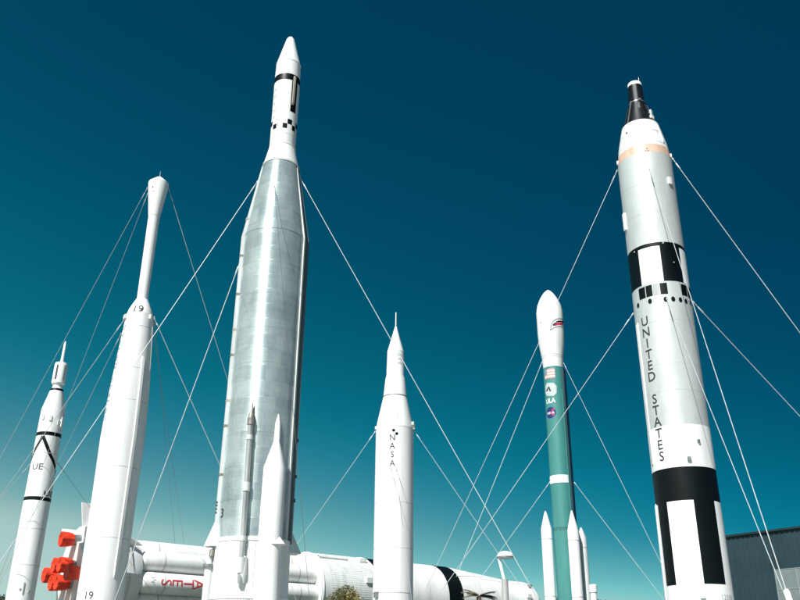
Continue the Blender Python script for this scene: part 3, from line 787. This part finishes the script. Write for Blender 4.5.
# ================================================================== guy wires
def wire(start, p2, Ya, label, rad=.020, zend=.3, sag=.006, n=20, group='guy wires of the rockets', M=None, cut=None):
    """from a point on a rocket along the line seen through pixel p2 down to an anchor at distance Ya"""
    s0 = Vector(start); p1 = proj(s0)
    lo, hi = .05, 60.
    for _ in range(60):
        t = (lo + hi) / 2; q = (p1[0] + (p2[0] - p1[0]) * t, p1[1] + (p2[1] - p1[1]) * t)
        d = ray(*q)
        if d.y <= 0: hi = t; continue
        z = CAM.z + d.z / d.y * Ya
        if z > zend: lo = t
        else: hi = t
    q = (p1[0] + (p2[0] - p1[0]) * lo, p1[1] + (p2[1] - p1[1]) * lo); d = ray(*q); e = CAM + d * (Ya / d.y)
    L = (e - s0).length
    mid = (s0 + e) / 2
    mb = MB(); pts = []
    for i in range(n + 1):
        t = i / n; p = s0.lerp(e, t); p.z -= 4 * sag * L * t * (1 - t) * .35
        pts.append(p - s0)
    mb.tube(pts, rad, M or STEEL, 6)
    # shackle and turnbuckle at the upper end
    dv = (pts[1]).normalized(); hk = min(rad, .02) * 1.0; mb.tube([dv * -.04, dv * .10, dv * .12, dv * .26], [hk * 2.2, hk * 2.2, hk * 1.2, hk * 1.2], M or STEEL, 8)
    mb.tube([dv * .34, dv * .38, dv * .74, dv * .78], [hk, hk * 2.1, hk * 2.1, hk], M or STEEL, 8)
    o = mb.build('guy_wire', None, loc=s0); tag(o, label, 'guy wire', group)
    return s0, e
def on(rk, prof, a, py, off=.05):
    rk.setprof(prof); z = rk.z(py); return rk.world(rk.pt(a, z, off))
def onpx(rk, prof, px, py, off=.05):
    rk.setprof(prof); a, z = rk.at(px, py); return rk.world(rk.pt(a, z, off))
pTn = T.P([(217, 6.0), (207, 7.4), (185.5, 10.6), (183.5, 10.4)])
wire(on(T, pTn, -1.5, 190), (86, 300), 60, 'upper of two faint wires going left from the bulbous tip of rocket 19', .012)
wire(on(T, pTn, -1.4, 196), (106.5, 300), 66, 'lower of two faint wires going left from the bulbous tip of rocket 19', .012)
wire(on(T, pTn, 1.5, 188), (211, 325), 58, 'thin guy wire from the bulbous tip of rocket 19 down behind the steel rocket', .015)
wire(on(T, pT, -1.5, 322), (65, 404), 52, 'guy wire from the shoulder of rocket 19 passing above the UE letters to the left', .0145)
wire(on(T, pT, -1.5, 336), (56, 467), 62, 'fainter steep guy wire from below the shoulder of rocket 19 to the slim rocket', .013)
wire(on(T, pT, 1.4, 317), (200, 420), 52, 'guy wire from the shoulder of rocket 19 down right, ending behind the steel rocket', .02)
wire(onpx(T, pT, 153.5, 322), (175, 540), 96, 'hair-thin dark wire left of its twin in the gap beside rocket 19', .012, M=GREYM)
wire(onpx(T, pT, 152.5, 330), (184, 540), 96, 'hair-thin dark wire right of its twin in the gap beside rocket 19', .012, M=GREYM)
wire(on(J, pj, -1.5, 466), (0, 499), 64, 'faint guy wire running left from the slim rocket just below its V mark', .012)
wire(on(J, pj, 1.5, 462), (85, 500), 66, 'dark thin guy wire running right from the slim rocket towards rocket 19', .014, M=GREYM)
wire(on(A, pA, -1.5, 184), (157.5, 329), 33, 'long guy wire from the top of the steel tank across rocket 19 to the left', .0145)
wire(on(A, pA, -1.62, 262), (200, 370), 38, 'guy wire from the left edge of the steel tank across the foot of rocket 19', .02)
wire(on(A, pA, 1.5, 178), (402, 358), 33, 'longest guy wire, from the steel tank top past the NASA rocket to lower right', .0145)
wire(onpx(A, pA, 274.5, 186), (309, 593), 27, 'dark guy wire hanging down the front of the steel tank', .008, M=DGREY)
wire(on(N, pN, -1.5, 432), (296.4, 544), 54, 'guy wire from the left shoulder of the NASA rocket', .0145)
wire(on(N, pN, 1.5, 431), (464.6, 504), 54, 'guy wire from the right shoulder of the NASA rocket', .0145)
wire(onpx(N, pN, 391, 468), (380, 560), 30, 'faint wire down the front of the NASA rocket, left of the pair', .008)
wire(onpx(N, pN, 396, 468), (407, 560), 30, 'faint wire down the front of the NASA rocket, right of the pair', .008)
pDl = D.P([(369.5, 9.9), (358.5, 10.8), (344, 12.9)])
wire(on(D, pDl, -1.5, 362), (460, 567), 80, 'guy wire from the fairing base of the teal rocket to the lower left', .024)
wire(on(D, pDl, 1.5, 364), (659.3, 559), 82, 'guy wire from the fairing base of the teal rocket to the lower right', .024)
wire(on(D, pD, -1.5, 482), (485.4, 571), 82, 'guy wire from the white band of the teal rocket to the left', .024)
wire(on(D, pD, 1.5, 480), (661.4, 596), 82, 'guy wire from the white band of the teal rocket to the right', .024)
wire(on(G, pG, -1.5, 167), (535, 350), 46, 'wire from the pink collar of the UNITED STATES rocket past the teal one', .0145)
wire(on(G, pG, 1.5, 164), (800, 332), 38, 'guy wire from the pink collar of the UNITED STATES rocket to the right edge', .02)
wire(on(G, pG, -1.5, 311), (540, 448), 44, 'guy wire from beside the U of the UNITED STATES rocket to lower left', .0145)
wire(on(G, pG, 1.5, 306), (800, 415.6), 42, 'guy wire from the port-hole row of the UNITED STATES rocket to the right edge', .018)
Yp = 22.0
s1, e1 = wire(onpx(G, pG, 649, 168), (787.5, 594), Yp, 'guy wire down the front of the UNITED STATES rocket, collar to white sleeve', .014, M=STEEL)
s2, e2 = wire(onpx(G, pG, 666.5, 299), (786.2, 598), Yp, 'guy wire from a port hole of the UNITED STATES rocket down to the white sleeve', .013, M=STEEL)
# sleeve at the foot of the front wires
d = (s1 - e1).normalized(); t = (CAM.z + 0) ; L = (s1 - e1).length
tt = 0
for i in range(4000):
    p = e1 + d * (i * .005)
    if proj(p)[1] < 589.5: tt = i * .005; break
mb = MB(); mb.tube([d * .2, d * (tt - .12), d * (tt - .03), d * tt], [.085, .085, .07, .03], WHITE, 16)
tag(mb.build('cable_sleeve', None, loc=e1), 'white sleeve tube over the foot of the front guy wires at lower right', 'sleeve')

# ================================================================== lamp post
Yl = 34.0; P = at_y(505.6, 600, Yl); lamp = empty('street_lamp', (P.x, P.y, 0))
tag(lamp, 'street lamp with a domed white head, in front of the lying rocket', 'street lamp')
def zl(py):
    lo, hi = 0., 20.
    for _ in range(40):
        md = (lo + hi) / 2
        if proj((P.x, P.y, md))[1] > py: lo = md
        else: hi = md
    return lo
zp = zl(579); k = Yl / 845 * .97
mb = MB(); mb.lathe([(0, .19), (.25, .19), (.27, .135), (zp, .125)], POLE, 20); mb.build('pole', lamp)
top = at_y(498.6, 557.0, Yl) - Vector((P.x, P.y, 0))
mb = MB(); mb.tube([(-.02, -.02, zp - .3), (-.03, -.02, zp), tuple(top)], .062, WHITE2, 12); mb.build('arm', lamp)
hc = at_y(505.2, 556.6, Yl) - Vector((P.x, P.y, 0)); rr = 8.2 * k
mb = MB(); n = 28; rows = []
for i in range(8):
    t = i / 7 * PI / 2
    rows.append([(hc.x + rr * math.cos(t) * math.cos(2 * PI * j / n) - .0, hc.y + rr * math.cos(t) * math.sin(2 * PI * j / n), hc.z + rr * .66 * math.sin(t)) for j in range(n)])
mb.grid(rows, WHITE2, True); r2 = [[(hc.x + rr * f * math.cos(2 * PI * j / n), hc.y + rr * f * math.sin(2 * PI * j / n), hc.z - h) for j in range(n)] for f, h in ((1, 0), (1.0, .05), (.9, .06))]
mb.grid(r2, GREYM, True, True)
hd = mb.build('lamp_head', lamp)
mb = MB(); mb.poly([(hc.x + rr * .9 * math.cos(2 * PI * j / n), hc.y + rr * .9 * math.sin(2 * PI * j / n), hc.z - .05) for j in range(n)][::-1], PALEGREY); mb.build('diffuser', hd)

# white capped column far right of the teal rocket
Yc = 60.0; P = at_y(594, 600, Yc); colm = empty('column', (P.x, P.y, 0)); tag(colm, 'short white capped column top beside the foot of the teal rocket', 'column')
zc_ = P.z; z2 = zc_ + (600 - 585) * Yc / 845 * .93
mb = MB(); mb.lathe([(0, .22), (z2 - .55, .22)], WHITE, 24); mb.build('shaft', colm)
mb = MB(); mb.lathe([(z2 - .62, .15), (z2 - .5, .27), (z2 - .06, .27), (z2, .2)], WHITE, 24); mb.build('cap', colm)

# ================================================================== building at right
def bpt(px, py, H):
    d = ray(px, py); t = (H - CAM.z) / d.z; return CAM + d * t
H = 12.0; Bq = bpt(800, 526.2, H); Bp = bpt(728, 535.3, H)
dirb = Vector((Bq.x - Bp.x, Bq.y - Bp.y, 0)).normalized()
B0 = Vector((Bp.x, Bp.y, 0)) - dirb * 3.0; Lb = 46.0; ang = math.atan2(dirb.y, dirb.x)
print('BUILDING', B0, dirb)
bld = empty('building', B0, ang); tag(bld, 'dark blue-grey corrugated metal building at the right edge', 'building')
def corr():
    M = mat('corrugated_cladding', (.017, .042, .053), .6, .0, .08, .5, (1, 1, 1), spec=.3); return M
CLAD = corr(); FASC = mat('fascia', (.012, .028, .035), .5, spec=.3)
mb = MB(); q = .0; xs = []; pitch = .42
while q < Lb:
    xs += [(q, 0), (q + pitch * .55, 0), (q + pitch * .62, -.05), (q + pitch * .93, -.05)]; q += pitch
xs.append((Lb, 0))
mb.grid([[(x, y, 0) for x, y in xs], [(x, y, H - .17) for x, y in xs]], CLAD)
mb.box((Lb / 2, 10.1, H / 2 - .3), (Lb - .02, 19.9, H - .62), CLAD); mb.build('cladding', bld, smooth=False)
mb = MB(); mb.box((Lb / 2, 9.95, H - .08), (Lb + .3, 20.3, .16), FASC); mb.build('fascia', bld, smooth=False)
# pale gridded window strip
wz = None
dW = ray(775.5, 570); nn = Vector((-dirb.y, dirb.x, 0)); tW = ((B0 - CAM).dot(nn)) / dW.dot(nn); W0 = CAM + dW * tW
wx = (W0 - B0).dot(dirb); wz = W0.z
WINF = mat('window_frame_paint', (.27, .31, .31), .5, 0, .05)
GLASSP = mat('pale_glazing', (.17, .21, .21), .3, 0, .1, .6, (1, 1, 1))
mb = MB(); mb.box((wx + 7, -.11, wz / 2 + .2), (14, .08, wz - .4), GLASSP); w_ = mb.build('window', bld, smooth=False)
mb = MB()
for i in range(9): mb.box((wx + i * 14 / 8, -.16, wz / 2 + .2), (.05, .05, wz - .4), WINF)
for i in range(7): mb.box((wx + 7, -.157, .4 + i * (wz - .4) / 6), (14, .04, .04), WINF)
mb.build('frame', w_, smooth=False)

# ================================================================== vegetation
def leafcloud(mb, cs, n, size, mats, squash=.8):
    for _ in range(n):
        c, r = random.choices(cs, weights=[q[1] ** 2 for q in cs])[0]
        d = Vector((random.gauss(0, 1), random.gauss(0, 1), random.gauss(0, 1))).normalized() * r * random.uniform(.55, 1.05); d.z *= squash
        p = Vector(c) + d; s = size * random.uniform(.5, 1.3)
        a = Vector((random.gauss(0, 1), random.gauss(0, 1), random.gauss(0, .7))).normalized(); b = a.cross(Vector((random.gauss(0, 1), random.gauss(0, 1), random.gauss(0, 1)))).normalized()
        mb.poly([p - a * s, p + b * s * .35, p + a * s, p - b * s * .35], random.choices(mats, weights=[3, 2, 1][:len(mats)])[0])
def tree(x, y, h, cr, label, mats, leaf, n, name='tree', group=None, clumps=11):
    t = empty(name, (x, y, 0)); tag(t, label, 'tree', group)
    mb = MB(); mb.tube([(0, 0, 0), (.05, 0, h * .3), (0, .04, h * .6), (.02, 0, h * .9)], [h * .03, h * .022, h * .015, h * .005], BARK, 10)
    cs = []
    for i in range(clumps):
        a = i * 2.4; rr = cr * .62 * math.sqrt((i + .5) / clumps); z = h - cr * (.32 + .95 * (i / clumps) ** 1.3) + random.uniform(-.1, .1) * cr
        c = (rr * math.cos(a), rr * math.sin(a), z); cs.append((c, cr * random.uniform(.3, .45)))
        mb.tube([(0, .02, h * .5), (c[0] * .5, c[1] * .5, (h * .5 + z) / 2 + .1), c], [h * .012, h * .008, h * .003], BARK, 6)
    mb.build('trunk', t)
    mb = MB(); leafcloud(mb, cs, n, leaf, mats); mb.build('crown', t, smooth=False)
Yt = 42.0; P = at_y(344, 600, Yt); tp = at_y(344, 584.5, Yt)
tree(P.x, P.y, tp.z, 1.45, 'small olive-yellow flowering tree top in front of the lying rocket', [LEAFB, LEAFB, LEAFY], .065, 4200)
for i, (px, py, Yd, cr) in enumerate(((4, 594.5, 110, 2.6), (-16, 592, 118, 3.4), (560, 597, 125, 2.8), (600, 597.5, 130, 3.0))):
    P = at_y(px, py, Yd)
    tree(P.x, P.y, P.z, cr, ['distant bushy tree at the far left edge behind the slim rocket', 'distant bushy tree at the far left edge behind the slim rocket', 'distant bushy tree beyond the foot of the teal rocket', 'distant bushy tree beyond the foot of the teal rocket'][i], [LEAFG, LEAFD], .2, 2200, group='distant trees')
# palm with dry fronds
Yq = 46.0; P = at_y(479, 600, Yq); tp = at_y(479, 596.5, Yq)
palm = empty('palm_tree', (P.x, P.y, 0)); tag(palm, 'palm top with dry beige and dark green fronds below the street lamp', 'palm')
mb = MB(); mb.tube([(0, 0, 0), (.05, .02, tp.z * .5), (0, 0, tp.z)], [.2, .15, .13], BARK, 12); mb.build('trunk', palm)
for kind, M, nf in (('frond', LEAFD, 11), ('frond', LEAFT, 9)):
    for i in range(nf):
        dk = M is LEAFD
        mb = MB(); a = random.uniform(-.7, .6) if dk else random.uniform(2.4, 4.0); ln = random.uniform(.5, .95) if dk else random.uniform(.45, 1.0)
        el = random.uniform(.0, .45) if dk else random.uniform(.1, .8); pts = []
        for j in range(9):
            t = j / 8; pts.append(Vector((math.cos(a) * ln * t, math.sin(a) * ln * t, tp.z - .02 + math.sin(el) * ln * t - (.22 if dk else .30) * ln * t * t + .04)))
        mb.tube(pts, .012, M, 5)
        sd = Vector((-math.sin(a), math.cos(a), 0))
        for j in range(1, 9):
            for s_ in (-1, 1):
                for u in (0, .5):
                    b = pts[j].lerp(pts[j - 1], u); w = .13 * (1 - (j / 10) ** 2)
                    fw = (pts[j] - pts[j - 1]).normalized()
                    mb.poly([b, b + sd * s_ * w * .6 + fw * w * .5 + Vector((0, 0, .03)), b + sd * s_ * w + fw * w * .9 - Vector((0, 0, .07)), b + fw * .05], M)
        mb.build(kind, palm, smooth=False)

# ================================================================== ground
GR = bpy.data.materials.new('lawn_and_paving'); GR.use_nodes = True
n = GR.node_tree.nodes; l = GR.node_tree.links; b = n['Principled BSDF']; b.inputs['Roughness'].default_value = .95
tc = n.new('ShaderNodeTexCoord'); n1 = n.new('ShaderNodeTexNoise'); n1.inputs['Scale'].default_value = .05; n1.inputs['Detail'].default_value = 10; l.new(tc.outputs['Object'], n1.inputs['Vector'])
rp = n.new('ShaderNodeValToRGB'); rp.color_ramp.elements[0].color = (.05, .07, .045, 1); rp.color_ramp.elements[1].color = (.09, .11, .075, 1); rp.color_ramp.elements[0].position = .35; rp.color_ramp.elements[1].position = .65
l.new(n1.outputs['Fac'], rp.inputs['Fac']); l.new(rp.outputs['Color'], b.inputs['Base Color'])
mb = MB(); mb.poly([(-3000, -3000, 0), (3000, -3000, 0), (3000, 3000, 0), (-3000, 3000, 0)], GR); tag(mb.build('ground', smooth=False), kind='structure')
mb = MB(); mb.poly([(-60, -25, .004), (60, -25, .004), (60, 54, .004), (-60, 54, .004)], CONC); tag(mb.build('paving', smooth=False), kind='structure')

# ================================================================== light
EL, AZ = math.radians(47), math.radians(27)       # sun behind the camera, to its left
sun = Vector((-math.sin(AZ) * math.cos(EL), -math.cos(AZ) * math.cos(EL), math.sin(EL)))
ld = bpy.data.lights.new('sun', 'SUN'); ld.energy = 4.8; ld.angle = math.radians(.53); ld.color = (1, .98, .945)
lo_ = bpy.data.objects.new('sun', ld); COL.objects.link(lo_); lo_.rotation_euler = (-sun).to_track_quat('-Z', 'Y').to_euler(); lo_.location = (-30, -60, 80)
W = bpy.data.worlds.new('World'); S.world = W; W.use_nodes = True
n = W.node_tree.nodes; l = W.node_tree.links; bg = n['Background']
sk = n.new('ShaderNodeTexSky'); sk.sky_type = 'NISHITA'; sk.sun_disc = False
sk.sun_elevation = EL; sk.sun_rotation = math.atan2(sun.x, sun.y); sk.altitude = 0; sk.air_density = 1.0; sk.dust_density = .6; sk.ozone_density = 1.0
EXPO = .5
def mth(op, a, b=None, clamp=False):
    q = n.new('ShaderNodeMath'); q.operation = op; q.use_clamp = clamp
    for i, x in enumerate((a, b)):
        if x is None: continue
        if isinstance(x, (int, float)): q.inputs[i].default_value = x
        else: l.new(x, q.inputs[i])
    return q.outputs[0]
tc = n.new('ShaderNodeTexCoord'); sp = n.new('ShaderNodeSeparateXYZ'); l.new(tc.outputs['Generated'], sp.inputs[0])
# the sky is clearer away from the sun (to the right), hazier low down towards it
low = mth('DIVIDE', mth('SUBTRACT', .80, sp.outputs['Z']), .35, True)
low = mth('MULTIPLY', low, mth('ADD', mth('DIVIDE', sp.outputs['Z'], .16), .12, True))
xl = mth('MULTIPLY', sp.outputs['X'], low)
sep = n.new('ShaderNodeSeparateColor'); l.new(sk.outputs['Color'], sep.inputs[0]); cmb = n.new('ShaderNodeCombineColor')
for ch, kx in (('Red', .102), ('Green', .080), ('Blue', .072)):
    l.new(mth('MULTIPLY', sep.outputs['Green'], mth('SUBTRACT', .1, mth('MULTIPLY', xl, kx))), cmb.inputs[ch])
cv = n.new('ShaderNodeRGBCurve'); l.new(cmb.outputs[0], cv.inputs['Color'])
CURVES = ([(0, 0), (.20, .0005), (.30, .0015), (.37, .006), (.44, .030), (.53, .098), (.59, .165), (.65, .31), (.74, .43), (1, .7)],
          [(0, 0), (.142, .049), (.202, .073), (.305, .134), (.366, .18), (.47, .275), (.55, .39), (.59, .465), (.64, .57), (.72, .63), (1, .9)],
          [(0, 0), (.142, .103), (.21, .145), (.305, .21), (.366, .265), (.47, .355), (.55, .435), (.59, .495), (.64, .57), (.72, .61), (1, .9)])
for c, pts in zip(cv.mapping.curves[:3], CURVES):
    c.points[0].location = pts[0]; c.points[1].location = pts[-1]
    for p in pts[1:-1]: c.points.new(*p)
    for p in c.points: p.handle_type = 'AUTO_CLAMPED'
cv.mapping.update()
v2 = n.new('ShaderNodeVectorMath'); v2.operation = 'SCALE'; v2.inputs['Scale'].default_value = 10 / 2 ** EXPO
l.new(cv.outputs['Color'], v2.inputs[0]); l.new(v2.outputs[0], bg.inputs['Color'])
bg.inputs['Strength'].default_value = .1

vs = S.view_settings; vs.view_transform = 'Standard'; vs.look = 'None'; vs.exposure = EXPO; vs.gamma = 1; vs.use_curve_mapping = False
S.display_settings.display_device = 'sRGB'
